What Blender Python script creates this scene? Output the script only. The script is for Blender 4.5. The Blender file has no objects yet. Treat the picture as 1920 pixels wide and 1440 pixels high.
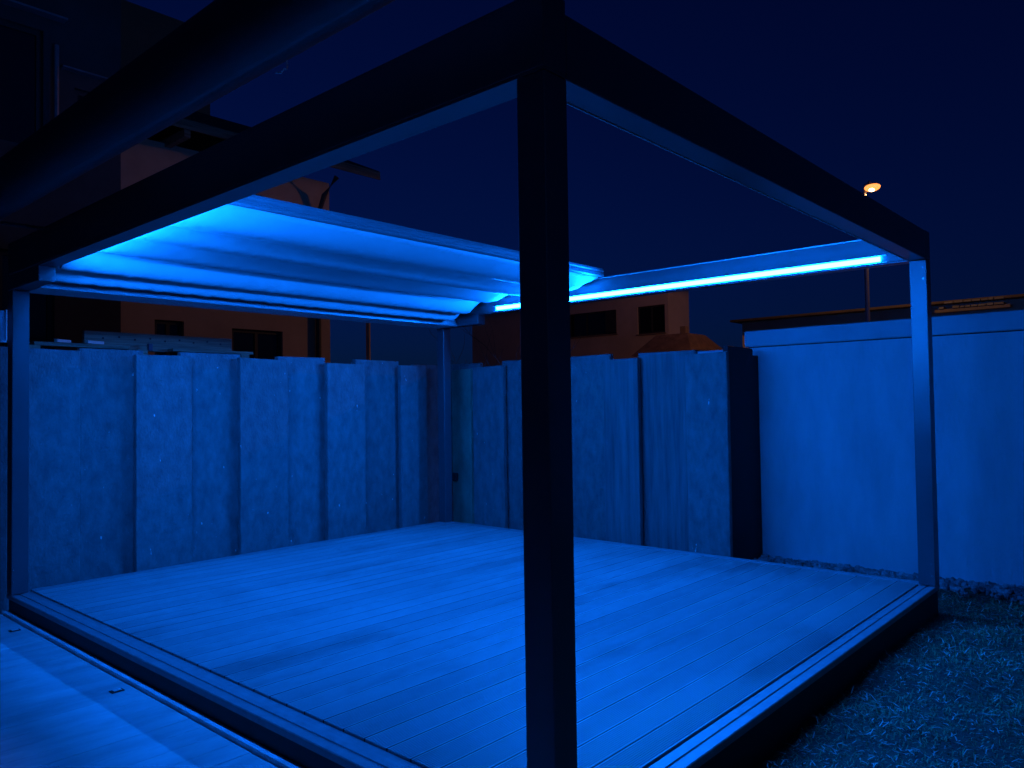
import bpy, math, random
import numpy as np
from mathutils import Matrix, Vector

# ------------------------------------------------------------------ scene, camera, sky, light
sc = bpy.context.scene
COL = sc.collection
rnd = random.Random(7)

cam_d = bpy.data.cameras.new('camera')
cam = bpy.data.objects.new('camera', cam_d)
COL.objects.link(cam)
_yaw, _pit, _rol = math.radians(41.706), math.radians(1.6055), math.radians(-0.8173)
_f = Vector((math.cos(_pit) * math.cos(_yaw), math.cos(_pit) * math.sin(_yaw), math.sin(_pit)))
_r = Vector((math.sin(_yaw), -math.cos(_yaw), 0))
_u = _r.cross(_f)
_r2 = _r * math.cos(_rol) + _u * math.sin(_rol)
_u2 = _u * math.cos(_rol) - _r * math.sin(_rol)
cam.matrix_world = Matrix(((_r2.x, _u2.x, -_f.x, -1.826), (_r2.y, _u2.y, -_f.y, -1.477),
                           (_r2.z, _u2.z, -_f.z, 1.364), (0, 0, 0, 1)))
cam_d.sensor_width = 36.0
cam_d.lens = 36.0 * 1447.0 / 1920.0
cam_d.clip_start = 0.05
cam_d.clip_end = 600
sc.camera = cam

world = bpy.data.worlds.new('World')
sc.world = world
world.use_nodes = True
_nt = world.node_tree
_bg = _nt.nodes['Background']
_sky = _nt.nodes.new('ShaderNodeTexSky')
_sky.sky_type = 'NISHITA'
_sky.sun_disc = False
_sky.sun_elevation = math.radians(10.0)
_sky.sun_rotation = math.radians(200)
_tint = _nt.nodes.new('ShaderNodeMix')
_tint.data_type = 'RGBA'
_tint.blend_type = 'MULTIPLY'
_tint.inputs[0].default_value = 1.0
_tint.inputs[7].default_value = (0.012, 0.10, 0.75, 1)
_nt.links.new(_sky.outputs['Color'], _tint.inputs[6])
_nt.links.new(_tint.outputs[2], _bg.inputs['Color'])
_bg.inputs['Strength'].default_value = 0.0135

moon_d = bpy.data.lights.new('sun', 'SUN')           # night: what is left of the sun lamp is moonlight
moon_d.energy = 0.002
moon_d.angle = math.radians(0.5)
moon_d.color = (0.8, 0.88, 1.0)
moon = bpy.data.objects.new('sun', moon_d)
moon.rotation_euler = (math.radians(50), 0, math.radians(-20))
COL.objects.link(moon)

sc.view_settings.view_transform = 'Standard'
sc.view_settings.look = 'None'
sc.view_settings.gamma = 1.0
sc.view_settings.use_curve_mapping = False
sc.view_settings.exposure = 0.0
sc.cycles.use_denoising = True
sc.cycles.max_bounces = 5
sc.cycles.sample_clamp_indirect = 6.0
sc.cycles.blur_glossy = 0.5
sc.cycles.caustics_reflective = False
sc.cycles.caustics_refractive = False

LED_POWER = 630.0
LED_RGB = (0.0014, 0.145, 1.0)
LAMP_W = 400.0

# ------------------------------------------------------------------ measured sizes (metres)
W, D, S = 4.548, 5.289, 0.114      # pergola plan and post section
H = 2.40                           # underside of the front and side beams above the deck
ZG = 2.292                         # underside of the back gutter
TER = -0.145                       # terrace level
LAWN = -0.20

# ------------------------------------------------------------------ materials
def mat(name, col, rough=0.6, metal=0.0, var=0.15, scale=6.0, stretch=(1, 1, 1), bump=0.0, bscale=None,
        spots=None, col2=None, trans=0.0, coord='Object', spec=0.5):
    m = bpy.data.materials.new(name)
    m.use_nodes = True
    nt = m.node_tree
    b = nt.nodes['Principled BSDF']
    b.inputs['Metallic'].default_value = metal
    b.inputs['Specular IOR Level'].default_value = spec
    tc = nt.nodes.new('ShaderNodeTexCoord')
    mp = nt.nodes.new('ShaderNodeMapping')
    mp.inputs['Scale'].default_value = stretch
    nt.links.new(tc.outputs[coord], mp.inputs['Vector'])
    n = nt.nodes.new('ShaderNodeTexNoise')
    n.inputs['Scale'].default_value = scale
    n.inputs['Detail'].default_value = 6
    n.inputs['Roughness'].default_value = 0.62
    nt.links.new(mp.outputs[0], n.inputs['Vector'])
    cr = nt.nodes.new('ShaderNodeValToRGB')
    c2 = col2 or tuple(c * (1 - 2 * var) for c in col)
    cr.color_ramp.elements[0].position = 0.32
    cr.color_ramp.elements[0].color = (*c2, 1)
    cr.color_ramp.elements[1].position = 0.68
    cr.color_ramp.elements[1].color = (*[min(1, c * (1 + var)) for c in col], 1)
    nt.links.new(n.outputs['Fac'], cr.inputs[0])
    out = cr.outputs[0]
    if spots:                       # pale chips / splashes with a shape of their own
        n2 = nt.nodes.new('ShaderNodeTexNoise')
        n2.inputs['Scale'].default_value = spots[0]
        n2.inputs['Detail'].default_value = 2
        nt.links.new(mp.outputs[0], n2.inputs['Vector'])
        r2 = nt.nodes.new('ShaderNodeValToRGB')
        r2.color_ramp.elements[0].position = spots[1]
        r2.color_ramp.elements[0].color = (0, 0, 0, 1)
        r2.color_ramp.elements[1].position = min(1, spots[1] + 0.03)
        r2.color_ramp.elements[1].color = (1, 1, 1, 1)
        nt.links.new(n2.outputs['Fac'], r2.inputs[0])
        mx = nt.nodes.new('ShaderNodeMix')
        mx.data_type = 'RGBA'
        nt.links.new(r2.outputs[0], mx.inputs[0])
        nt.links.new(out, mx.inputs[6])
        mx.inputs[7].default_value = (*spots[2], 1)
        out = mx.outputs[2]
    nt.links.new(out, b.inputs['Base Color'])
    mr = nt.nodes.new('ShaderNodeMapRange')
    mr.inputs['To Min'].default_value = max(0.05, rough - 0.1)
    mr.inputs['To Max'].default_value = min(1, rough + 0.1)
    nt.links.new(n.outputs['Fac'], mr.inputs['Value'])
    nt.links.new(mr.outputs[0], b.inputs['Roughness'])
    if bump:
        n3 = nt.nodes.new('ShaderNodeTexNoise')
        n3.inputs['Scale'].default_value = bscale or scale * 8
        n3.inputs['Detail'].default_value = 5
        nt.links.new(mp.outputs[0], n3.inputs['Vector'])
        bp = nt.nodes.new('ShaderNodeBump')
        bp.inputs['Strength'].default_value = bump
        bp.inputs['Distance'].default_value = 0.01
        nt.links.new(n3.outputs['Fac'], bp.inputs['Height'])
        nt.links.new(bp.outputs[0], b.inputs['Normal'])
    return m

def emit(name, rgb, strength):
    m = bpy.data.materials.new(name)
    m.use_nodes = True
    nt = m.node_tree
    b = nt.nodes['Principled BSDF']
    b.inputs['Base Color'].default_value = (0.8, 0.8, 0.8, 1)
    b.inputs['Emission Color'].default_value = (*rgb, 1)
    b.inputs['Emission Strength'].default_value = strength
    return m

M = {}
M['alu'] = mat('anthracite_aluminium', (0.10, 0.105, 0.11), 0.34, 0.45, 0.05, 3, bump=0.05, bscale=500)
M['alu_pale'] = mat('bare_aluminium', (0.62, 0.63, 0.64), 0.35, 0.6, 0.05, 20)
M['sill'] = mat('grey_track_aluminium', (0.22, 0.225, 0.23), 0.4, 0.1, 0.12, 14, (1, 1, 1))
M['fabric'] = mat('pale_pvc_fabric', (0.36, 0.36, 0.355), 0.55, 0.0, 0.04, 2.5, bump=0.12, bscale=120)
M['rubber_and_shade'] = mat('black_rubber_and_shade', (0.012, 0.012, 0.013), 0.7)
M['concrete'] = mat('weathered_concrete', (0.165, 0.165, 0.158), 0.9, 0, 0.17, 11, (1, 1, 0.55), 0.9, 60,
                    spots=(24, 0.745, (0.6, 0.58, 0.54)))
M['concrete_b'] = mat('streaked_concrete', (0.15, 0.15, 0.147), 0.9, 0, 0.2, 16, (1, 1, 0.08), 1.0, 40,
                      spots=(15, 0.75, (0.55, 0.55, 0.5)))
M['concrete_g'] = mat('mossy_concrete', (0.15, 0.21, 0.14), 0.9, 0, 0.2, 4, (1, 1, 0.7), 0.4, 60)
M['render'] = mat('painted_render', (0.42, 0.42, 0.43), 0.9, 0, 0.08, 4.5, (1, 1, 0.3), 0.9, 60)
M['coping'] = mat('painted_coping', (0.36, 0.36, 0.37), 0.85, 0, 0.09, 2.0, bump=0.25, bscale=80)
M['deck'] = mat('grey_composite_board', (0.37, 0.365, 0.355), 0.42, 0, 0.07, 3.0, (0.35, 1.6, 1), 0.2, 90, coord='Object')
M['terrace'] = [mat('terrace_board_%s' % k, c, 0.62, 0, 0.14, 4.0, (0.5, 2, 1), 0.25, 50)
                for k, c in zip('abc', ((0.62, 0.615, 0.60), (0.60, 0.595, 0.58), (0.64, 0.63, 0.61)))]
M['joint'] = mat('dark_subfloor', (0.02, 0.02, 0.02), 0.95)
M['soil'] = mat('dark_lawn_soil', (0.035, 0.045, 0.022), 0.95, 0, 0.3, 9, bump=0.8, bscale=40)
M['grass'] = mat('grass_blades', (0.125, 0.235, 0.085), 0.55, 0, 0.35, 5, col2=(0.06, 0.125, 0.04))
M['straw'] = mat('dry_clippings', (0.5, 0.47, 0.38), 0.8, 0, 0.3, 6)
M['stone'] = mat('grey_pebbles', (0.27, 0.25, 0.24), 0.85, 0, 0.4, 7, bump=0.3, bscale=60)
M['ochre'] = mat('ochre_house_render', (0.58, 0.40, 0.27), 0.92, 0, 0.1, 0.8, bump=0.2, bscale=40)
M['ochre_dull'] = mat('dull_ochre_render', (0.32, 0.2, 0.13), 0.92, 0, 0.12, 0.8, bump=0.2, bscale=40)
M['dark_render'] = mat('dark_house_render', (0.07, 0.06, 0.055), 0.92, 0, 0.2, 0.7)
M['roof'] = mat('brown_roof_tile', (0.035, 0.025, 0.022), 0.85, 0, 0.3, 3)
M['timber'] = mat('rough_sawn_timber', (0.3, 0.2, 0.12), 0.85, 0, 0.3, 5, (0.3, 6, 6), 0.5, 20)
M['pale_timber'] = mat('pale_cut_timber', (0.68, 0.62, 0.5), 0.8, 0, 0.15, 5, (0.3, 6, 6))
M['glass'] = mat('dark_window_glass', (0.012, 0.014, 0.02), 0.08, 0, 0.02, 1)
M['frame_dark'] = mat('dark_window_frame', (0.05, 0.04, 0.035), 0.6)
M['frame_pale'] = mat('pale_window_frame', (0.6, 0.6, 0.58), 0.5)
M['clad_and_shade'] = mat('black_cladding_and_shade', (0.018, 0.017, 0.017), 0.8, 0, 0.2, 3)
M['awning'] = mat('black_awning_fabric', (0.022, 0.023, 0.025), 0.6, 0, 0.12, 4, (1, 0.2, 1), 0.15, 30)
M['steel'] = mat('stainless_steel', (0.6, 0.6, 0.6), 0.25, 0.9, 0.04, 20)
M['wire'] = mat('white_wire', (0.85, 0.85, 0.85), 0.4, 0, 0.05, 5)
M['galv'] = mat('galvanised_pole', (0.25, 0.25, 0.26), 0.6, 0.3, 0.1, 6)
M['twig'] = mat('bare_twig_bark', (0.2, 0.17, 0.14), 0.9, 0, 0.2, 8)
M['leaf'] = mat('dark_conifer_leaf', (0.03, 0.05, 0.02), 0.8, 0, 0.3, 6)
M['block'] = mat('pale_ridge_block', (0.06, 0.065, 0.08), 0.8, 0, 0.2, 4)
M['led'] = emit('blue_led_diffuser', LED_RGB, LED_POWER)
M['sodium'] = emit('sodium_lamp_glass', (1.0, 0.30, 0.05), 1.9)

def board_tone(m, amt, wet=False):
    nt = m.node_tree
    b = nt.nodes['Principled BSDF']
    src = b.inputs['Base Color'].links[0].from_socket
    oi = nt.nodes.new('ShaderNodeObjectInfo')
    mr = nt.nodes.new('ShaderNodeMapRange')
    mr.inputs['To Min'].default_value = 1 - amt
    mr.inputs['To Max'].default_value = 1.0
    nt.links.new(oi.outputs['Random'], mr.inputs['Value'])
    fac = mr.outputs[0]
    if wet:                        # damp streaks along the boards, in world position so that they cross joints
        ge = nt.nodes.new('ShaderNodeNewGeometry')
        mp = nt.nodes.new('ShaderNodeMapping')
        mp.inputs['Scale'].default_value = (0.55, 1.5, 1)
        mp.inputs['Location'].default_value = (0.3, 0.9, 0)
        nt.links.new(ge.outputs['Position'], mp.inputs['Vector'])
        n = nt.nodes.new('ShaderNodeTexNoise')
        n.inputs['Scale'].default_value = 1.3
        n.inputs['Detail'].default_value = 7
        n.inputs['Roughness'].default_value = 0.65
        nt.links.new(mp.outputs[0], n.inputs['Vector'])
        w = nt.nodes.new('ShaderNodeMapRange')
        w.inputs['From Min'].default_value = 0.50
        w.inputs['From Max'].default_value = 0.72
        w.inputs['To Min'].default_value = 1.0
        w.inputs['To Max'].default_value = 0.6
        nt.links.new(n.outputs['Fac'], w.inputs['Value'])
        mu = nt.nodes.new('ShaderNodeMath')
        mu.operation = 'MULTIPLY'
        nt.links.new(fac, mu.inputs[0]); nt.links.new(w.outputs[0], mu.inputs[1])
        fac = mu.outputs[0]
        rs = b.inputs['Roughness'].links[0].from_socket
        m2 = nt.nodes.new('ShaderNodeMath')
        m2.operation = 'MULTIPLY'
        nt.links.new(rs, m2.inputs[0]); nt.links.new(w.outputs[0], m2.inputs[1])
        nt.links.new(m2.outputs[0], b.inputs['Roughness'])
    mx = nt.nodes.new('ShaderNodeVectorMath')
    mx.operation = 'SCALE'
    nt.links.new(src, mx.inputs[0])
    nt.links.new(fac, mx.inputs['Scale'])
    nt.links.new(mx.outputs[0], b.inputs['Base Color'])
board_tone(M['deck'], 0.2, True)
board_tone(M['concrete'], 0.25)
board_tone(M['concrete_b'], 0.15)

# ------------------------------------------------------------------ mesh helpers
def mesh_obj(name, verts, faces, m=None, parent=None, smooth=False):
    me = bpy.data.meshes.new(name)
    me.from_pydata([tuple(v) for v in verts], [], faces)
    if m:
        me.materials.append(m)
    if smooth:
        for p in me.polygons:
            p.use_smooth = True
    me.update()
    o = bpy.data.objects.new(name, me)
    COL.objects.link(o)
    if parent:
        o.parent = parent
        o.matrix_parent_inverse = parent.matrix_world.inverted() if parent.type != 'EMPTY' else Matrix.Translation(-parent.location)
    return o

class MB:
    def __init__(s):
        s.v, s.f = [], []
    def box(s, x0, x1, y0, y1, z0, z1):
        n = len(s.v)
        s.v += [(x0, y0, z0), (x1, y0, z0), (x1, y1, z0), (x0, y1, z0), (x0, y0, z1), (x1, y0, z1), (x1, y1, z1), (x0, y1, z1)]
        s.f += [tuple(n + i for i in q) for q in ((3, 2, 1, 0), (4, 5, 6, 7), (0, 1, 5, 4), (1, 2, 6, 5), (2, 3, 7, 6), (3, 0, 4, 7))]
        return s
    def bbox(s, x0, x1, y0, y1, z0, z1, b=0.004):
        """box with chamfered vertical and horizontal edges (24 verts)"""
        n = len(s.v)
        X, Y, Z = (x0, x1), (y0, y1), (z0, z1)
        idx = {}
        for i in (0, 1):
            for j in (0, 1):
                for k in (0, 1):
                    sx, sy, sz = (1, -1)[i] * b, (1, -1)[j] * b, (1, -1)[k] * b
                    for a, p in enumerate(((X[i], Y[j] + sy, Z[k] + sz), (X[i] + sx, Y[j], Z[k] + sz), (X[i] + sx, Y[j] + sy, Z[k]))):
                        idx[(i, j, k, a)] = len(s.v)
                        s.v.append(p)
        F = []
        for i in (0, 1):
            q = [idx[(i, j, k, 0)] for j, k in ((0, 0), (1, 0), (1, 1), (0, 1))]
            F.append(q if i else q[::-1])
            q = [idx[(j, i, k, 1)] for j, k in ((0, 0), (1, 0), (1, 1), (0, 1))]
            F.append(q[::-1] if i else q)
            q = [idx[(j, k, i, 2)] for j, k in ((0, 0), (1, 0), (1, 1), (0, 1))]
            F.append(q if i else q[::-1])
        for i in (0, 1):
            for j in (0, 1):
                F.append([idx[(i, j, 0, 0)], idx[(i, j, 1, 0)], idx[(i, j, 1, 1)], idx[(i, j, 0, 1)]])
                F.append([idx[(i, 0, j, 0)], idx[(i, 1, j, 0)], idx[(i, 1, j, 2)], idx[(i, 0, j, 2)]])
                F.append([idx[(0, i, j, 1)], idx[(1, i, j, 1)], idx[(1, i, j, 2)], idx[(0, i, j, 2)]])
                for k in (0, 1):
                    F.append([idx[(i, j, k, 0)], idx[(i, j, k, 1)], idx[(i, j, k, 2)]])
        s.f += [tuple(q) for q in F]
        return s
    def tube(s, pts, r, n=8, r2=None, cap=True):
        base = len(s.v)
        P = [Vector(p) for p in pts]
        for i, p in enumerate(P):
            d = (P[min(i + 1, len(P) - 1)] - P[max(i - 1, 0)]).normalized()
            a = d.orthogonal().normalized() if abs(d.z) < 0.9 else Vector((1, 0, 0))
            a = (a - d * a.dot(d)).normalized()
            b = d.cross(a)
            rr = r if r2 is None else r + (r2 - r) * i / (len(P) - 1)
            for k in range(n):
                t = 2 * math.pi * k / n
                s.v.append(tuple(p + a * math.cos(t) * rr + b * math.sin(t) * rr))
        for i in range(len(P) - 1):
            for k in range(n):
                k2 = (k + 1) % n
                s.f.append((base + i * n + k, base + i * n + k2, base + (i + 1) * n + k2, base + (i + 1) * n + k))
        if cap:
            s.f.append(tuple(base + k for k in range(n))[::-1])
            s.f.append(tuple(base + (len(P) - 1) * n + k for k in range(n)))
        return s
    def prism(s, prof, a0, a1, axis):
        """closed profile extruded along axis 'x' (profile = y,z) or 'y' (profile = x,z)"""
        n = len(s.v)
        k = len(prof)
        for a in (a0, a1):
            for p, q in prof:
                s.v.append((a, p, q) if axis == 'x' else (p, a, q))
        for i in range(k):
            j = (i + 1) % k
            s.f.append((n + i, n + j, n + k + j, n + k + i))
        s.f.append(tuple(n + i for i in range(k))[::-1])
        s.f.append(tuple(n + k + i for i in range(k)))
        return s
    def make(s, name, m, parent=None, smooth=False):
        o = mesh_obj(name, s.v, s.f, m, parent, smooth)
        import bmesh
        bm = bmesh.new()
        bm.from_mesh(o.data)
        bmesh.ops.recalc_face_normals(bm, faces=bm.faces)
        bm.to_mesh(o.data)
        bm.free()
        if smooth:
            for p in o.data.polygons:
                p.use_smooth = True
        return o

def tag(o, label=None, cat=None, group=None, kind=None):
    if label: o['label'] = label
    if cat: o['category'] = cat
    if group: o['group'] = group
    if kind: o['kind'] = kind
    return o

def empty(name, loc, label, cat, group=None):
    o = bpy.data.objects.new(name, None)
    o.location = loc
    o.empty_display_size = 0.2
    COL.objects.link(o)
    return tag(o, label, cat, group)

# ------------------------------------------------------------------ ground, lawn base, terrace
g = MB()
g.v += [(-60, -60, -0.3), (60, -60, -0.3), (60, 60, -0.3), (-60, 60, -0.3)]
g.f += [(0, 1, 2, 3)]
tag(g.make('ground', M['soil']), kind='structure')

# lawn: a gently uneven sheet
nx, ny = 70, 50
lx = np.linspace(0.0, 9.0, nx)
ly = np.linspace(-4.0, 1.85, ny)
def lawn_h(x, y):
    return LAWN + 0.012 * math.sin(x * 2.3 + y) + 0.01 * math.sin(y * 4.1 - x * 1.7) + 0.008 * math.sin(x * 7 + y * 5)
lv = [(x, y, lawn_h(x, y)) for y in ly for x in lx]
lf = [(j * nx + i, j * nx + i + 1, (j + 1) * nx + i + 1, (j + 1) * nx + i) for j in range(ny - 1) for i in range(nx - 1)]
tag(mesh_obj('lawn', lv, lf, M['soil'], smooth=True), kind='structure')

ter = MB().box(-7, -0.036, -5.0, 5.70, TER - 0.12, TER - 0.024).make('terrace', M['joint'])
tag(ter, kind='structure')
y = -1.6
first = {}
i = 0
while y < 5.5:
    w = 0.143
    for (xa, xb) in ((-4.0, -0.038),):
        m = M['terrace'][rnd.randrange(3)]
        dz = rnd.uniform(-0.0012, 0.0012)
        MB().bbox(xa, xb, y + 0.0015, y + w - 0.0015, TER - 0.023, TER + dz, 0.0015).make('plank', m, ter)
    y += w
    i += 1

# ------------------------------------------------------------------ deck
deck = empty('deck', (W / 2, D / 2, -0.2), 'raised grey grooved board deck inside the pergola', 'deck')
fr = MB()
fr.box(0.012, 0.05, 0.012, D - 0.012, -0.30, -0.034)
fr.box(W - 0.05, W - 0.012, 0.012, D - 0.012, -0.30, -0.034)
fr.box(0.05, W - 0.05, 0.012, 0.05, -0.30, -0.034)
fr.box(0.05, W - 0.05, D - 0.05, D - 0.012, -0.30, -0.034)
fr.make('fascia', M['rubber_and_shade'], deck)
MB().box(0.052, W - 0.052, 0.052, D - 0.052, -0.14, -0.046).make('subfloor', M['joint'], deck)

def sill_profile(w):
    """sliding track: outer lip, groove, rib, groove, rib, wide inner channel (u from outside in, z)"""
    return [(0.0, -0.034), (w, -0.034), (w, -0.012), (w - 0.004, -0.010), (w - 0.034, -0.012),
            (0.094, -0.010), (0.090, 0.0), (0.062, 0.0), (0.060, -0.006), (0.042, -0.006), (0.040, 0.0), (0.004, 0.0), (0.0, -0.004)]
SN, SR = 0.16, 0.125
p = MB().prism([(u, z) for u, z in sill_profile(SN)], 0.0, D, 'y'); p.make('track', M['sill'], deck)
p = MB().prism([(u, z) for u, z in sill_profile(SR)], SN + 0.001, W - 0.081, 'x'); p.make('track', M['sill'], deck)
p = MB().prism([(W - u, z) for u, z in [(0, -0.034), (0.08, -0.034), (0.08, 0.0), (0.072, 0.004), (0.052, 0.004), (0.05, -0.008),
               (0.034, -0.008), (0.032, 0.004), (0.004, 0.004), (0, 0)]], 0.0, D, 'y'); p.make('track', M['sill'], deck)
p = MB().prism([(D - u, z) for u, z in [(0, -0.034), (0.08, -0.034), (0.08, 0.0), (0.072, 0.004), (0.052, 0.004), (0.05, -0.008),
               (0.034, -0.008), (0.032, 0.004), (0.004, 0.004), (0, 0)]], SN + 0.001, W - 0.081, 'x'); p.make('track', M['sill'], deck)

# one grooved board mesh, shared by every plank
PITCH = 0.1452
bw = PITCH - 0.010
prof = [(0.0, -0.032), (bw, -0.032), (bw, -0.0003)]
ng = 11
for k in range(ng):
    c = bw - 0.0055 - (k + 0.5) * (bw - 0.011) / ng
    hw = (bw - 0.011) / ng / 2
    prof += [(c + hw * 0.52, 0.0), (c + hw * 0.42, -0.0034), (c - hw * 0.42, -0.0034), (c - hw * 0.52, 0.0)]
prof += [(0.0, -0.0003)]
pm = None
y = SR + 0.004
k = 0
gap_shade = MB()  # black strips added between the boards to darken the gaps like shade
while y + bw < D - 0.08:
    if pm is None:
        o = MB().prism(prof, SN + 0.003, W - 0.084, 'x').make('plank', M['deck'], deck)
        pm = o
        y0 = y
        o.location.y += y
    else:
        o = pm.copy()
        COL.objects.link(o)
        o.location = pm.location.copy()
        o.location.y += (y - y0)
        o.location.z += rnd.uniform(-0.0009, 0.0009)
    gap_shade.box(SN + 0.004, W - 0.085, y + bw + 0.0004, y + PITCH - 0.0004, -0.030, -0.0014)
    y += PITCH
    k += 1
tag(gap_shade.make('gap_shade_strips', M['rubber_and_shade'], deck), kind='stuff')
gap = D - 0.082 - y
if gap > 0.02:
    MB().box(SN + 0.003, W - 0.084, y, y + gap - 0.002, -0.032, -0.001).make('plank', M['deck'], deck)
tag(MB().box(-0.030, 0.008, -1.6, D, TER - 0.03, TER + 0.020).make('edge_trim', mat('white_edge_trim', (0.8, 0.8, 0.79), 0.5)),
    'thin pale metal edging strip between terrace and dark deck side', 'edging')

# ------------------------------------------------------------------ pergola
per = empty('pergola', (W / 2, D / 2, 0.0), 'dark aluminium pergola with retracted fabric roof and blue light strips', 'pergola')
for x0, y0, zt in ((0.0, 0.0, H), (W - S, 0.0, H), (0.0, D - S, ZG), (W - S, D - S, ZG)):
    o = MB().bbox(x0, x0 + S, y0, y0 + S, 0.005, zt - 0.001, 0.003).make('post', M['alu'], per)
    sp = []
    if x0 > 1 and y0 < 1:
        sp = [((W - S - 0.001, 0.022, z), (1, 0, 0)) for z in (0.166, 0.077, 2.342, 2.259)]
    elif x0 < 1 and y0 > 1:
        sp = [((0.012, D - S - 0.001, z), (0, 1, 0)) for z in (0.187, 0.10)]
    for q, ax in sp:
        a = Vector(ax) * 0.002
        MB().tube([Vector(q) - a * 1.5, Vector(q) + a * 0.2], 0.0045, 8).make('screw', M['steel'], o)
# side beams carry the fabric rails and the light strips
for nm, x0 in (('left', 0.0), ('right', W - S)):
    b = MB()
    b.bbox(x0, x0 + S, 0.0, D, H + 0.012, 2.655 if nm == 'left' else 2.615, 0.003)
    xi = x0 + S if nm == 'left' else x0
    b.box(x0 + 0.0, x0 + S, 0.0, 4.60, H, H + 0.010)
    b.make('side_beam', M['alu'], per)
    MB().bbox(x0 + 0.001, x0 + S - 0.001, 4.605, D - 0.003, ZG + 0.002, H + 0.009, 0.003).make('gutter_end', M['alu'], per)
    s_ = 1 if nm == 'left' else -1
    # channel and glowing diffuser on the inner face
    xa, xb = sorted((xi, xi + s_ * 0.012))
    ch = MB()
    ch.box(xi - 0.002 if s_ < 0 else xi, xi if s_ < 0 else xi + 0.002, 0.27, 4.36, 2.412, 2.419)
    ch.box(xa, xb, 0.27, 4.36, 2.463, 2.470)
    ch.make('strip_channel', M['alu_pale'], per)
    xa, xb = sorted((xi + s_ * 0.0005, xi + s_ * 0.014))
    if nm == 'left':
        xa = xi + 0.0005
    pr = [(xi + s_ * 0.0005, 2.424), (xi + s_ * 0.007, 2.425), (xi + s_ * 0.016, 2.458), (xi + s_ * 0.0005, 2.461)]
    ls = MB()
    nseg = 32
    ls.v = [(px, 0.315 + (4.31 - 0.315) * k / nseg, pz) for k in range(nseg + 1) for px, pz in pr]
    ls.f = [(4 * k + a, 4 * k + (a + 1) % 4, 4 * k + 4 + (a + 1) % 4, 4 * k + 4 + a) for k in range(nseg) for a in range(4)]
    ls.f += [(0, 1, 2, 3), tuple(4 * nseg + a for a in range(4))]
    tag(ls.make('light_strip', M['led'], per), 'glowing blue light strip')
    # upper lip of the rail
    xa, xb = sorted((xi, xi + s_ * 0.016))
    MB().box(xa, xb, S + 0.002, 4.58, 2.606, 2.612).make('rail_lip', M['alu_pale'], per)
# front beam
b = MB().bbox(S + 0.001, W - S - 0.001, 0.001, S - 0.001, H, 2.612, 0.003)
b.make('front_beam', M['alu'], per)
MB().box(S + 0.002, W - S - 0.002, S - 0.0005, S + 0.004, H - 0.004, H + 0.008).make('beam_lip', M['wire'], per)  # lip coloured white to paint in the light strip's bright reflection
# back gutter with a stepped inner lip
gp = [(D - 0.002, ZG), (D - 0.002, 2.60), (D - 0.05, 2.60), (D - 0.05, 2.40), (4.99, 2.40), (4.985, 2.372), (4.968, 2.370), (4.965, 2.352), (4.972, 2.350),
      (4.970, 2.336), (4.955, 2.334), (4.952, 2.318), (4.960, 2.316), (4.958, 2.304), (4.945, 2.302), (4.942, ZG)]
MB().prism(gp, S + 0.002, W - S - 0.002, 'x').make('back_gutter', mat('pale_gutter_aluminium', (0.45, 0.455, 0.46), 0.45, 0.0, 0.05, 8), per)
MB().prism([(4.934, 2.2925), (4.934, 2.306), (4.941, 2.306), (4.941, 2.2915)], S + 0.003, W - S - 0.003, 'x').make('gutter_lip', M['sill'], per)

# retracted fabric: hanging lobes between crossbars
bars = [(2.90, 2.612), (3.40, 2.600), (3.93, 2.600), (4.43, 2.590), (4.70, 2.55), (4.92, 2.50)]
low = [(3.150, 2.490), (3.660, 2.481), (4.250, 2.482), (4.600, 2.388), (4.800, 2.328)]
nx = 72
xs = np.linspace(S + 0.022, W - S - 0.045, nx)
prof = []
for i, (yl, zl) in enumerate(low):
    (ya, za), (yb, zb) = bars[i], bars[i + 1]
    n = 16
    for k in range(n + (1 if i == len(low) - 1 else 0)):
        t = k / n
        # quadratic-like bag: half parabola down to the lowest point, half up
        tl = (yl - ya) / (yb - ya)
        yy = ya + (yb - ya) * t
        if t <= tl:
            q = t / tl
            zz = za + (zl - za) * (1 - (1 - q) ** 2.1)
        else:
            q = (1 - t) / (1 - tl)
            zz = zb + (zl - zb) * (1 - (1 - q) ** 2.1)
        prof.append((yy, zz, i, za + (zb - za) * t))
V, Fc = [], []
npf = len(prof)
for a, x in enumerate(xs):
    u = (x - xs[0]) / (xs[-1] - xs[0])
    e = (1 - u) * (xs[-1] - xs[0])
    edge = min(1.0, e / 0.16)
    edge = edge * edge * (3 - 2 * edge)
    for (yy, zz, i, zt) in prof:
        rel = (zt - zz) / 0.12
        sag = (zz - zt) * (0.35 + 0.65 * edge) * (1.0 + (0.015 if i < 3 else 0.006) * math.sin(u * 9 + i * 2.1) * rel)
        wr = 0.0022 * math.sin(x * 31 + yy * 40 + i) * rel + 0.0016 * math.sin(x * 57 - yy * 23) * rel
        V.append((x, yy + 0.0015 * math.sin(x * 6 + i * 1.7) * rel, zt + sag + wr))
for a in range(nx - 1):
    for k in range(npf - 1):
        Fc.append((a * npf + k, (a + 1) * npf + k, (a + 1) * npf + k + 1, a * npf + k + 1))
fab = mesh_obj('fabric_roof', V, Fc, M['fabric'], per, True)
sol = fab.modifiers.new('thick', 'SOLIDIFY')
sol.thickness = 0.0015
sol.offset = 1.0
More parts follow.
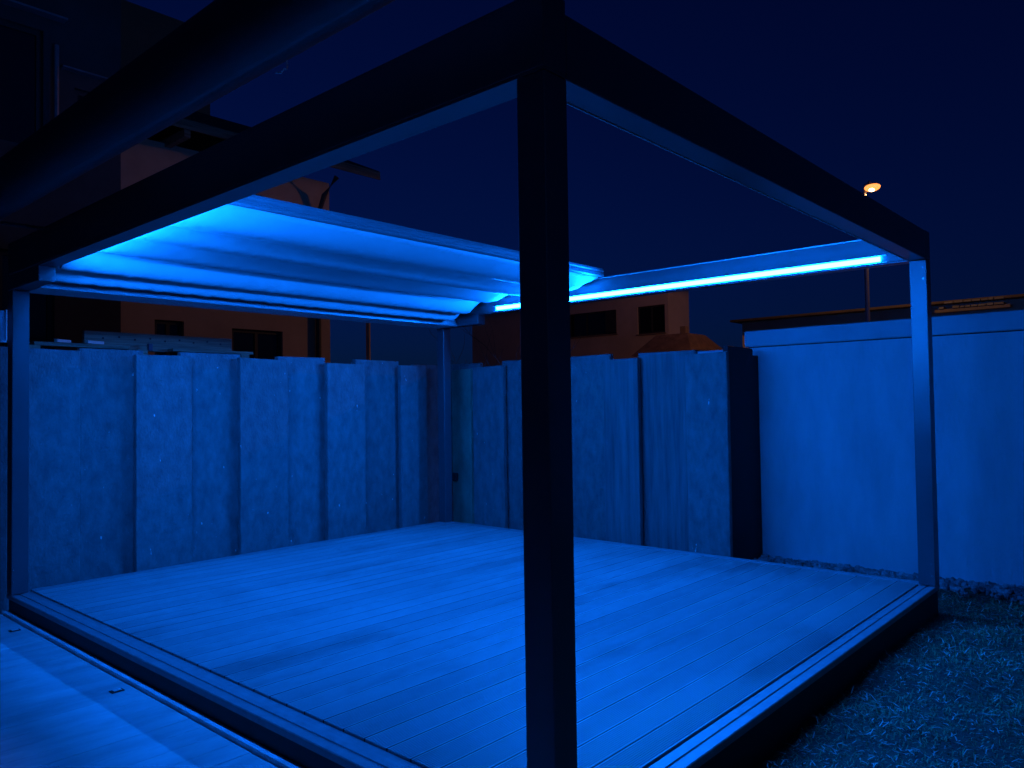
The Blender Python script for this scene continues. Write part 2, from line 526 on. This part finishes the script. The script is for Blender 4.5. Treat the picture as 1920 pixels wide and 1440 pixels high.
for i, (yb, zb) in enumerate(bars):
    if i == 0:
        fp = [(2.855, 2.622), (2.860, 2.616), (2.905, 2.615), (2.905, 2.690), (2.858, 2.692), (2.855, 2.672), (2.862, 2.662), (2.862, 2.650), (2.855, 2.648),
              (2.855, 2.640), (2.861, 2.638), (2.861, 2.630), (2.855, 2.628)]
        MB().prism(fp, S + 0.018, W - S - 0.018, 'x').make('front_bar', mat('grey_bar_aluminium', (0.11, 0.112, 0.115), 0.45, 0.1, 0.05, 8), per)
    else:
        MB().box(S + 0.02, W - S - 0.02, yb - 0.02, yb + 0.02, zb + 0.002, zb + 0.032).make('crossbar', M['alu'], per)

# ------------------------------------------------------------------ concrete slab fences
def slab(name, parent, m, axis, face, u0, u1, z1, th=0.055, z0=-0.3, seed=0):
    r = random.Random(seed)
    n = 12
    L, Rr = [], []
    a = b = 0.0
    for k in range(n + 1):
        a = a * 0.5 + r.uniform(-0.0022, 0.0022)
        b = b * 0.5 + r.uniform(-0.0022, 0.0022)
        z = z0 + (z1 - z0) * k / n
        L.append((u0 + a, z)); Rr.append((u1 + b, z))
    tilt = r.uniform(-0.006, 0.006)
    L[-1] = (L[-1][0], z1 - tilt); Rr[-1] = (Rr[-1][0], z1 + tilt)
    v, f = [], []
    ch = 0.006
    for dep, ins in ((face, ch), (face + ch, 0.0), (face + th, 0.0)):
        for k in range(n + 1):
            zz = L[k][1] - (ins if k == n else 0)
            for (u, z), s_ in ((L[k], 1), (Rr[k], -1)):
                uu = u + s_ * ins
                z = z - (ins if k == n else 0)
                v.append((uu, dep, z) if axis == 'y' else (dep, uu, z))
    N = 2 * (n + 1)
    for k in range(n):
        q = 2 * k
        f.append((q, q + 1, q + 3, q + 2))
        f.append((2 * N + q + 1, 2 * N + q, 2 * N + q + 2, 2 * N + q + 3))
        for l in (0, 1):
            o = l * N
            f.append((o + q, o + q + 2, o + N + q + 2, o + N + q))
            f.append((o + q + 3, o + q + 1, o + N + q + 1, o + N + q + 3))
    q = 2 * n
    for l in (0, 1):
        o = l * N
        f.append((o + q, o + q + 1, o + N + q + 1, o + N + q))
        f.append((o + 1, o, o + N, o + N + 1))
    b_ = MB(); b_.v = v; b_.f = f
    return b_.make(name, m, parent)

fl = empty('slab_fence', (2.3, D + 0.4, -0.3), 'weathered concrete slab fence with staggered tops behind the gutter side', 'fence')
FR, RC = D + 0.35, D + 0.45
for i, (fc, a, b, z) in enumerate((
        (FR + 0.075, -0.02, 0.66, 1.895), (RC, 0.662, 1.20, 1.916), (FR, 1.095, 1.607, 1.875), (RC, 1.54, 2.16, 1.918), (FR, 2.098, 2.64, 1.876),
        (RC, 2.58, 3.17, 1.919), (FR, 3.125, 3.64, 1.860), (RC, 3.58, 4.22, 1.920), (FR, 4.165, 4.58, 1.867), (RC + 0.05, 4.5, 5.0, 1.893))):
    slab('slab', fl, M['concrete'], 'y', fc, a, b, z, seed=i + 1)
fr_ = empty('slab_fence', (W + 0.4, 3.7, -0.3), 'weathered concrete slab fence ending at the smooth painted wall', 'fence')
XR, XC = W + 0.35, W + 0.45
for i, (fc, a, b, z, m) in enumerate((
        (XC + 0.02, 5.15, 5.66, 1.900, 'concrete'), (XR, 4.66, 5.165, 1.840, 'concrete'), (XC, 4.20, 4.76, 1.899, 'concrete'), (XR, 3.76, 4.28, 1.84, 'concrete'),
        (XC, 3.20, 3.82, 1.898, 'concrete'), (XR, 2.80, 3.225, 1.833, 'concrete_b'), (XC, 2.20, 2.853, 1.886, 'concrete_b'), (XR, 1.825, 2.256, 1.839, 'concrete'))):
    slab('slab', fr_, M[m], 'x', fc, a, b, z, seed=i + 31)
tag(slab('slab', fr_, M['concrete_g'], 'x', XR - 0.03, 5.175, 5.50, 1.819, seed=77), 'greenish corner slab')
slab('slab', fr_, M['clad_and_shade'], 'y', 1.835, 4.96, 5.50, 1.90, th=0.05, seed=81)  # fence end slabs coloured black: the shade on this return is painted in
slab('slab', fr_, M['clad_and_shade'], 'y', 1.845, 5.505, 5.648, 1.832, th=0.05, seed=82)
sk = empty('power_socket', (XR - 0.05, 5.52, 0.5), 'small dark socket box on the corner of the slab fence', 'socket')
MB().bbox(XR - 0.072, XR - 0.031, 5.395, 5.495, 0.445, 0.545, 0.006).make('box', M['rubber_and_shade'], sk)
MB().bbox(XR - 0.080, XR - 0.073, 5.403, 5.487, 0.453, 0.538, 0.003).make('cover', M['clad_and_shade'], sk)

# ------------------------------------------------------------------ painted wall with coping
wl = empty('garden_wall', (5.75, -0.5, -0.3), 'smooth pale painted wall with a raised coping band at the right', 'wall')
MB().box(5.65, 5.85, -6.0, 3.2, -0.3, 1.915).make('wall_body', M['render'], wl)
MB().bbox(5.615, 5.885, -6.0, 1.975, 1.925, 2.085, 0.008).make('coping', M['coping'], wl)
MB().box(5.66, 5.84, -6.0, 1.95, 1.914, 1.926).make('mortar_bed', M['joint'], wl)

# pebbles along the wall foot
def ico():
    t = (1 + 5 ** .5) / 2
    v = [(-1, t, 0), (1, t, 0), (-1, -t, 0), (1, -t, 0), (0, -1, t), (0, 1, t), (0, -1, -t), (0, 1, -t), (t, 0, -1), (t, 0, 1), (-t, 0, -1), (-t, 0, 1)]
    f = [(0, 11, 5), (0, 5, 1), (0, 1, 7), (0, 7, 10), (0, 10, 11), (1, 5, 9), (5, 11, 4), (11, 10, 2), (10, 7, 6), (7, 1, 8),
         (3, 9, 4), (3, 4, 2), (3, 2, 6), (3, 6, 8), (3, 8, 9), (4, 9, 5), (2, 4, 11), (6, 2, 10), (8, 6, 7), (9, 8, 1)]
    return np.array(v) / np.linalg.norm(v[0]), f
iv, iff = ico()
b = MB()
rs = np.random.RandomState(3)
for k in range(900):
    px, py = 5.62 - abs(rs.normal(0, 0.17)), rs.uniform(-1.5, 1.82)
    r = rs.uniform(0.012, 0.038)
    sc3 = rs.uniform(0.6, 1.3, 3) * r
    a = rs.uniform(0, 6.28)
    vv = iv * (1 + rs.uniform(-0.18, 0.18, (12, 1))) * sc3
    c, s_ = math.cos(a), math.sin(a)
    vv = np.stack([vv[:, 0] * c - vv[:, 1] * s_ + px, vv[:, 0] * s_ + vv[:, 1] * c + py, vv[:, 2] + LAWN + 0.012 + 0.03 * max(0, px - 5.4)], 1)
    n = len(b.v)
    b.v += [tuple(q) for q in vv]
    b.f += [tuple(n + i for i in q) for q in iff]
tag(b.make('pebbles', M['stone'], smooth=False), 'strip of loose grey pebbles along the foot of the painted wall', 'pebbles', kind='stuff')

# ------------------------------------------------------------------ grass
def blades(name, n, m, seed, lmin, lmax, wid, lie, label, xr, yr):
    r = np.random.RandomState(seed)
    x = r.uniform(xr[0], xr[1], n); y = r.uniform(yr[0], yr[1], n)
    keep = ~((x > 0) & (x < W + 0.02) & (y > -0.01)) & ~((x > 5.42 + 0.1 * np.sin(y * 9)) )
    x, y = x[keep], y[keep]
    n = len(x)
    z = LAWN + 0.012 * np.sin(x * 2.3 + y) + 0.01 * np.sin(y * 4.1 - x * 1.7) + 0.008 * np.sin(x * 7 + y * 5)
    patch = 0.5 + 0.5 * np.sin(x * 5.1 + 1.3 * np.sin(y * 3.7)) * np.sin(y * 6.3 + 1.1 * np.sin(x * 4.3))
    L = r.uniform(lmin, lmax, n) * (0.65 + 0.6 * patch)
    a = r.uniform(0, 2 * np.pi, n)
    el = np.radians(np.clip(r.normal(lie, 22, n), 3, 88))
    dx, dy, dz = np.cos(a) * np.cos(el), np.sin(a) * np.cos(el), np.sin(el)
    b_ = r.uniform(-0.9, 0.9, n)
    sx, sy = -np.sin(a) * wid / 2, np.cos(a) * wid / 2
    zb = z - 0.003 if lie > 30 else z + r.uniform(0.0, 0.02, n)
    P0 = np.stack([x - sx, y - sy, zb], 1); P1 = np.stack([x + sx, y + sy, zb], 1)
    mx, my, mz = x + dx * L * .55, y + dy * L * .55, zb + dz * L * .55
    P2 = np.stack([mx + sx * .8, my + sy * .8, mz], 1); P3 = np.stack([mx - sx * .8, my - sy * .8, mz], 1)
    a2 = a + b_
    P4 = np.stack([mx + np.cos(a2) * L * .45, my + np.sin(a2) * L * .45, mz + dz * L * .1], 1)
    V = np.stack([P0, P1, P2, P3, P4], 1).reshape(-1, 3)
    me = bpy.data.meshes.new(name)
    me.vertices.add(len(V)); me.vertices.foreach_set('co', V.astype(np.float32).ravel())
    i = np.arange(n) * 5
    loops = np.stack([i, i + 1, i + 2, i + 3, i + 3, i + 2, i + 4], 1).ravel()
    me.loops.add(len(loops)); me.loops.foreach_set('vertex_index', loops.astype(np.int32))
    ls = np.stack([np.arange(n) * 7, np.arange(n) * 7 + 4], 1).ravel()
    me.polygons.add(2 * n); me.polygons.foreach_set('loop_start', ls.astype(np.int32))
    me.materials.append(m)
    me.update(calc_edges=True)
    o = bpy.data.objects.new(name, me)
    COL.objects.link(o)
    return tag(o, label, 'grass', kind='stuff')
blades('grass', 90000, M['grass'], 5, 0.02, 0.05, 0.0042, 32, 'short damp green lawn beside the deck', (0.1, 6.2), (-2.6, 1.2))
blades('grass_clippings', 6000, M['straw'], 6, 0.025, 0.07, 0.0055, 10, 'pale dry clippings scattered on the lawn', (0.1, 6.0), (-2.6, 0.4))

# ------------------------------------------------------------------ terrace fittings, awning roll, left-hand wall
for k, (fx, fy, lb) in enumerate(((-0.112, 4.692, 'small metal floor fitting in the terrace, the far one by the left edge'),
                                  (-0.121, 2.926, 'small metal floor fitting in the terrace, the nearer one beside the edging'))):
    e = empty('floor_fitting', (fx, fy, TER), lb, 'floor fitting', 'metal fittings in the terrace')
    MB().bbox(fx - 0.034, fx + 0.034, fy - 0.024, fy + 0.024, TER + 0.0012, TER + 0.006, 0.002).make('rim', M['clad_and_shade'], e)
    MB().bbox(fx - 0.018, fx + 0.022, fy - 0.013, fy + 0.013, TER + 0.0065, TER + 0.010, 0.001).make('plate', M['wire'], e)

aw = empty('awning_roll', (-0.36, 1.0, 2.6), 'black rolled-up awning running high along the left beam', 'awning')
ax, az, ar = -0.34, 2.775, 0.146
pr = []
for k in range(40):
    t = 2 * math.pi * k / 40
    rr = ar * (1 + 0.035 * math.cos(3 * t + 0.6))
    pr.append((ax + rr * math.cos(t), az + rr * math.sin(t)))
MB().prism(pr, -3.2, 4.70, 'y').make('roll', M['awning'], aw, True)
MB().tube([(ax, 4.701, az), (ax, 4.73, az)], 0.153, 32).make('end_cap', M['clad_and_shade'], aw)
MB().tube([(ax, -3.23, az), (ax, -3.201, az)], 0.153, 32).make('end_cap', M['clad_and_shade'], aw)
for yy in (4.4, -2.6):
    MB().bbox(ax + 0.06, -0.001, yy - 0.018, yy + 0.018, 2.61, 2.63, 0.004).make('bracket', M['clad_and_shade'], aw)
MB().tube([(-0.205, 1.101, 2.76), (-0.212, 1.09, 2.70), (-0.225, 1.068, 2.66), (-0.228, 1.062, 2.648), (-0.228, 1.085, 2.655), (-0.23, 1.10, 2.645), (-0.235, 1.13, 2.652)], 0.0034, 6).make('tie_wire', M['wire'], aw)

ow = empty('house_corner', (-1.2, 5.8, -0.3), 'black clad corner of the house beside the left post', 'house')
MB().box(-5.0, 0.045, 5.86, 6.0, -0.3, 2.9).make('cladding', M['clad_and_shade'], ow)
for k in range(12):
    MB().bbox(-5.0, 0.05, 5.845, 5.858, -0.28 + k * 0.16, -0.28 + k * 0.16 + 0.152, 0.003).make('board', M['clad_and_shade'], ow)
wn = MB()
wn.box(0.070 - 0.02, 0.128, 5.79, 5.858, 1.94, 1.955)
wn = wn.make('window', M['frame_pale'], ow)
MB().bbox(0.121, 0.133, 5.79, 5.84, 1.955, 2.21, 0.002).make('frame_edge', M['frame_pale'], wn)
MB().box(-0.6, 0.120, 5.80, 5.812, 1.956, 2.20).make('pane', mat('frosted_pane', (0.35, 0.37, 0.4), 0.5), wn)

# ------------------------------------------------------------------ houses behind
def facade(parent, m, axis, pos, u0, u1, z0, z1, ops, depth=0.14, name='wall', dd=6.0):
    """front sheet with real openings and reveals; axis 'y' faces -Y, axis 'x' faces -X"""
    us = sorted({u0, u1, *[o[0] for o in ops], *[o[1] for o in ops]})
    zs = sorted({z0, z1, *[o[2] for o in ops], *[o[3] for o in ops]})
    b = MB()
    P = (lambda u, d, z: (u, pos + d, z)) if axis == 'y' else (lambda u, d, z: (pos + d, u, z))
    def quad(*q):
        n = len(b.v); b.v.extend(q); b.f.append((n, n + 1, n + 2, n + 3))
    for i in range(len(us) - 1):
        for k in range(len(zs) - 1):
            cu, cz = (us[i] + us[i + 1]) / 2, (zs[k] + zs[k + 1]) / 2
            if any(o[0] < cu < o[1] and o[2] < cz < o[3] for o in ops):
                continue
            quad(P(us[i], 0, zs[k]), P(us[i + 1], 0, zs[k]), P(us[i + 1], 0, zs[k + 1]), P(us[i], 0, zs[k + 1]))
    for a, c, e, f in ops:
        quad(P(a, 0, e), P(a, depth, e), P(a, depth, f), P(a, 0, f)); quad(P(c, 0, e), P(c, depth, e), P(c, depth, f), P(c, 0, f))
        quad(P(a, 0, e), P(c, 0, e), P(c, depth, e), P(a, depth, e)); quad(P(a, 0, f), P(c, 0, f), P(c, depth, f), P(a, depth, f))
    # side, top and back of the block
    quad(P(u0, 0, z0), P(u0, dd, z0), P(u0, dd, z1), P(u0, 0, z1)); quad(P(u1, 0, z0), P(u1, dd, z0), P(u1, dd, z1), P(u1, 0, z1))
    quad(P(u0, 0, z1), P(u1, 0, z1), P(u1, dd, z1), P(u0, dd, z1)); quad(P(u0, dd, z0), P(u1, dd, z0), P(u1, dd, z1), P(u0, dd, z1))
    o = mesh_obj(name, b.v, b.f, m, parent)
    return o

def window(parent, axis, pos, a, c, e, f, fm, depth=0.10, mull=True, ledge=None):
    b = MB()
    t = 0.06
    def bx(B, u0, u1, d0, d1, z0, z1):
        B.box(u0, u1, pos + d0, pos + d1, z0, z1) if axis == 'y' else B.box(pos + d0, pos + d1, u0, u1, z0, z1)
    bx(b, a, a + t, depth - .04, depth, e, f); bx(b, c - t, c, depth - .04, depth, e, f)
    bx(b, a + t, c - t, depth - .04, depth, e, e + t); bx(b, a + t, c - t, depth - .04, depth, f - t, f)
    if mull:
        bx(b, (a + c) / 2 - .03, (a + c) / 2 + .03, depth - .04, depth, e + t, f - t)
    w = b.make('window', fm, parent)
    b = MB(); bx(b, a + .01, c - .01, depth - .015, depth - .005, e + .01, f - .01)
    b.make('pane', M['glass'], w)
    if ledge:
        b = MB(); bx(b, a - .05, c + .05, -0.06, 0.0, e - .05, e - .005)
        b.make('sill', ledge, w)
    return w

# dark house, far left
ha = empty('dark_house', (0.0, 9.0, -0.3), 'tall dark rendered house behind the left end of the fence', 'house')
opsA = [(-1.2, 1.37, 4.55, 6.05), (1.72, 2.1, 4.6, 5.45), (0.9, 1.5, 2.0, 3.3)]
facade(ha, M['dark_render'], 'y', 9.0, -6.0, 2.28, -0.3, 8.2, opsA)
for o in opsA:
    window(ha, 'y', 9.0, *o, M['frame_dark'], mull=o[1] - o[0] > 1)
MB().box(-1.4, 1.60, 8.86, 8.998, 6.22, 6.245).make('ledge', M['galv'], ha)
MB().box(1.56, 2.26, 8.90, 8.998, 5.64, 5.66).make('ledge', M['galv'], ha)
MB().tube([(1.50, 8.95, 4.3), (1.50, 8.95, 5.9)], 0.03, 8).make('downpipe', M['galv'], ha)

# ochre house, behind the slab fence
hb = empty('ochre_house', (5.0, 11.0, -0.3), 'ochre rendered house with overhanging eave, lit by the street lamp', 'house')
opsB = [(4.909, 5.897, 1.6, 2.775), (3.584, 4.063, 2.0, 2.83), (4.6, 5.5, 4.0, 5.2)]
facade(hb, M['ochre'], 'y', 11.0, 2.6, 6.93, -0.3, 5.72, opsB)
for o in opsB:
    window(hb, 'y', 11.0, *o, M['frame_dark'], ledge=M['ochre_dull'])
rf = MB()
rf.prism([(10.3, 5.80), (10.3, 5.95), (14.0, 7.6), (17.7, 5.95), (17.7, 5.80), (14.0, 7.45)], 2.2, 7.6, 'x')
rf = rf.make('roof', M['roof'], hb)
MB().box(2.2, 7.6, 10.27, 10.298, 5.78, 5.93).make('eave_board', M['timber'], rf)
for xx in (3.0, 3.8, 4.6, 5.4):
    MB().box(xx - .05, xx + .05, 10.31, 11.2, 5.66, 5.79).make('rafter', M['timber'], rf)
MB().tube([(6.62, 10.93, -0.2), (6.62, 10.93, 5.0), (6.68, 10.8, 5.4), (6.75, 10.5, 5.7)], 0.05, 10).make('downpipe', M['frame_dark'], hb)

hd = empty('rear_block', (3.8, 17.5, -0.3), 'dull brown upper block far behind the dark house', 'house')
facade(hd, M['ochre_dull'], 'y', 19.0, 5.2, 8.6, -0.3, 12.0, [(6.4, 7.4, 8.6, 9.9)])
window(hd, 'y', 19.0, 6.4, 7.4, 8.6, 9.9, M['frame_dark'])

# pinkish house far right with two windows
hc = empty('two_window_house', (24.0, 15.0, -0.3), 'far pinkish house with two dark upper windows left of the painted wall', 'house')
k24 = (24 + 1.826) / (20 + 1.826)
def c24(u, z): return (-1.477 + (u + 1.477) * k24, 1.364 + (z - 1.364) * k24)
w1a, z1b = c24(13.20, 3.76); w1b, z1t = c24(15.75, 4.57)
w2a, _ = c24(10.4, 3.7); w2b, _ = c24(12.36, 4.57)
opsC = [(w1a, w1b, z1b, z1t), (w2a + 1.1, w2b, z1b - .12, z1t)]
facade(hc, mat('pale_ochre_render', (0.72, 0.5, 0.36), 0.92, 0, 0.08, 0.8), 'x', 24.0, w2a + 0.95, 24.0, -0.3, 5.95, opsC, dd=1.6)
for o in opsC:
    window(hc, 'x', 24.0, *o, M['frame_dark'], ledge=M['ochre_dull'])
for (a, c) in ((w1a - 0.0, w1a + 0.5), (w1b - 0.75, w1b - 0.35)):
    MB().box(23.95, 23.995, a, c, z1b + .05, z1t - .02).make('shutter', M['frame_dark'], hc)
rr = MB().prism([(23.6, 5.96), (23.6, 6.05), (24.8, 6.15), (26.0, 6.05), (26.0, 5.96)], w2a + 0.8, 24.2, 'y')
rr.make('roof', M['roof'], hc)

# low annex with a hipped roof before it
hx = empty('low_annex', (20.0, 11.5, -0.3), 'low annex with a hipped roof below the far window', 'outbuilding')
MB().box(20.25, 22.5, 10.75, 12.35, -0.3, 2.95).make('wall', M['ochre_dull'], hx)
b = MB()
b.v += [(20.0, 10.40, 2.951), (22.8, 10.40, 2.951), (22.8, 12.65, 2.951), (20.0, 12.65, 2.951), (20.8, 10.98, 3.66), (22.0, 10.98, 3.66), (22.0, 12.15, 3.66), (20.8, 12.15, 3.66)]
b.f += [(0, 1, 2, 3), (4, 5, 6, 7), (0, 1, 5, 4), (1, 2, 6, 5), (2, 3, 7, 6), (3, 0, 4, 7)]
b.make('roof', mat('rust_annex_roof', (0.3, 0.17, 0.12), 0.9, 0, 0.2, 4), hx)
MB().box(20.9, 21.1, 11.1, 11.3, 3.6, 3.9).make('chimney', M['ochre_dull'], hx)

# long bungalow beyond the painted wall, its eave showing over the coping
hl = empty('long_bungalow', (20.0, 4.0, -0.3), 'long low house whose lit eave shows over the painted wall', 'house')
facade(hl, M['ochre'], 'x', 20.0, -6.0, 8.7, -0.3, 3.75, [], name='wall')
MB().prism([(19.6, 3.752), (19.6, 3.81), (19.75, 3.83), (26.0, 3.86), (26.2, 3.80), (26.2, 3.752)], -6.2, 8.9, 'y').make('roof', M['roof'], hl)
for row, zz in enumerate((3.60, 3.73)):
    yy = 1.92
    while yy < 3.30:
        ww = rnd.uniform(0.10, 0.22)
        if rnd.random() > 0.12:
            MB().bbox(19.50 + 0.02 * row, 19.585, yy, yy + ww - 0.015, zz, zz + rnd.uniform(0.04, 0.06), 0.006).make('eave_tile', M['block'], hl)
        yy += ww
MB().box(19.52, 19.56, 1.8, 3.4, 3.52, 3.595).make('gutter', M['frame_dark'], hl)

# ------------------------------------------------------------------ street lamp
LX, LY, LZ = 17.135, 4.104, 6.324
sl = empty('street_lamp', (LX, LY + 0.12, -0.3), 'lit orange street lamp on a tall pole at the upper right', 'street lamp')
MB().tube([(LX, LY + 0.16, -0.3), (LX, LY + 0.16, 3.0), (LX, LY + 0.16, 6.2), (LX + 0.03, LY + 0.14, 6.42), (LX + 0.06, LY + 0.05, 6.5)], 0.06, 12, 0.03).make('pole', M['galv'], sl)
b = MB()
for k, (t, r, z) in enumerate(((-0.24, 0.03, 6.47), (-0.16, 0.09, 6.46), (0.0, 0.12, 6.45), (0.16, 0.10, 6.45), (0.26, 0.03, 6.46))):
    pass
hd_prof = [(-0.14, 0.01), (-0.11, 0.035), (-0.03, 0.06), (0.06, 0.06), (0.12, 0.035), (0.16, 0.01)]
n = 14
hv, hf = [], []
for t, r in hd_prof:
    for k in range(n):
        a = math.pi * k / (n - 1)
        hv.append((LX + r * math.cos(a), LY + t, LZ + 0.075 + r * 0.75 * math.sin(a)))
for i in range(len(hd_prof) - 1):
    for k in range(n - 1):
        hf.append((i * n + k, i * n + k + 1, (i + 1) * n + k + 1, (i + 1) * n + k))
b = MB(); b.v = hv; b.f = hf
hood = b.make('hood', M['galv'], sl, True)
so = hood.modifiers.new('thick', 'SOLIDIFY'); so.thickness = 0.008
gv, gf = [], []
m_ = 14
for i in range(m_):
    th = -math.pi / 2 * 0.98 + math.pi * 0.99 * i / (m_ - 1)
    for k in range(20):
        a = 2 * math.pi * k / 20
        gv.append((LX + 0.11 * math.cos(a) * math.cos(th), LY - 0.02 + 0.18 * math.sin(a) * math.cos(th), LZ + 0.01 - (0.10 if th > 0 else 0.075) * math.sin(th)))
for i in range(m_ - 1):
    for k in range(20):
        gf.append((i * 20 + k, i * 20 + (k + 1) % 20, (i + 1) * 20 + (k + 1) % 20, (i + 1) * 20 + k))
gf.append(tuple(range(20)))
mesh_obj('lamp_glass', gv, gf, M['sodium'], sl, True)
bv = [(LX - 0.03 + 0.09 * q[0], LY - 0.02 + 0.115 * q[1], LZ - 0.035 + 0.085 * q[2]) for q in iv]
bo = mesh_obj('bulb', bv, iff, emit('hot_lamp_core', (1.0, 0.6, 0.25), 12.0), sl, True)
bo.modifiers.new('round', 'SUBSURF').render_levels = 2
ld = bpy.data.lights.new('lamp_light', 'SPOT')
ld.spot_size = math.radians(178)
ld.spot_blend = 0.03
ld.energy = LAMP_W
ld.color = (1.0, 0.44, 0.15)
ld.shadow_soft_size = 0.12
lo = bpy.data.objects.new('lamp_light', ld)
lo.location = (LX, LY - 0.02, LZ - 0.20)
COL.objects.link(lo)

# ------------------------------------------------------------------ timber store, utility post, bare shrub, conifer
tr = empty('timber_rack', (1.7, 7.1, -0.3), 'low timber rack standing behind the fence', 'rack')
for xx in (0.6, 1.6, 2.75):
    for yy in (6.75, 7.45):
        MB().box(xx - .04, xx + .04, yy - .04, yy + .04, -0.3, 1.92).make('leg', M['timber'], tr)
    MB().box(xx - .05, xx + .05, 6.7, 7.5, 1.921, 2.0).make('bearer', M['timber'], tr)
def plank_at(name, x0, x1, y0, y1, z0, z1, m, lab, rot=0.0):
    o = MB().bbox(x0, x1, y0, y1, z0, z1, 0.004).make(name, m)
    if rot:
        c = Vector(((x0 + x1) / 2, (y0 + y1) / 2, 0))
        o.matrix_world = Matrix.Translation(c) @ Matrix.Rotation(rot, 4, 'Z') @ Matrix.Translation(-c)
    return tag(o, lab, 'plank', 'timber lying on the rack')
pl = plank_at('timber_plank', 1.12, 2.72, 6.95, 7.0, 2.003, 2.19, M['timber'], 'long rough brown plank on edge above the fence, dotted with nails')
for k in range(9):
    xx = 1.3 + k * 0.16
    MB().tube([(xx, 6.9495, 2.12 + 0.02 * (k % 2)), (xx, 6.947, 2.12 + 0.02 * (k % 2))], 0.011, 8).make('nail_hole', M['rubber_and_shade'], pl)
plank_at('timber_plank', 0.80, 0.975, 6.82, 6.86, 2.045, 2.075, M['pale_timber'], 'short pale batten, leftmost on the rack above the fence', 0.5)
plank_at('timber_plank', 1.08, 1.27, 6.80, 6.84, 2.045, 2.075, M['pale_timber'], 'short pale batten beside the end of the nailed plank', 0.35)
plank_at('timber_plank', 0.62, 1.5, 6.78, 6.92, 2.003, 2.042, M['timber'], 'brown board lying flat under the pale battens')
plank_at('timber_plank', 1.95, 2.9, 6.78, 6.92, 2.003, 2.035, M['timber'], 'brown board lying flat before the nailed plank')
MB_ = MB().bbox(1.70, 1.745, 6.80, 6.84, 2.003, 2.075, 0.004).make('small_can', M['block'])
tag(MB_, 'small pale container standing on the rack above the fence', 'container')
tag(MB().tube([(7.84, 11.0, -0.3), (7.84, 11.0, 3.9)], 0.045, 10).make('slim_post', M['ochre']), 'slim ochre post standing right of the ochre house', 'post')

def shrub(name, label, base, hgt, n, seed, m):
    r = random.Random(seed)
    b = MB()
    def grow(p, d, L, rad, lvl):
        pts = [p]
        q = p.copy()
        for _ in range(4):
            d = (d + Vector((r.uniform(-.3, .3), r.uniform(-.3, .3), r.uniform(-.05, .2)))).normalized()
            q = q + d * L / 4
            pts.append(q.copy())
        b.tube(pts, rad, 5, rad * 0.45, False)
        if lvl < 2:
            for _ in range(4):
                k = r.randrange(1, 5)
                grow(pts[k], (d + Vector((r.uniform(-1, 1), r.uniform(-1, 1), r.uniform(-.2, .7)))).normalized(), L * 0.55, rad * 0.55, lvl + 1)
    for _ in range(n):
        grow(Vector(base) + Vector((r.uniform(-.2, .2), r.uniform(-.2, .2), 0)), Vector((r.uniform(-.35, .35), r.uniform(-.35, .35), 1)).normalized(), hgt * r.uniform(.8, 1), 0.014, 0)
    return tag(b.make(name, m), label, 'shrub')
shrub('bare_shrub', 'bare twiggy shrub rising behind the corner of the slab fence', (7.6, 7.0, -0.3), 2.35, 8, 4, M['twig'])
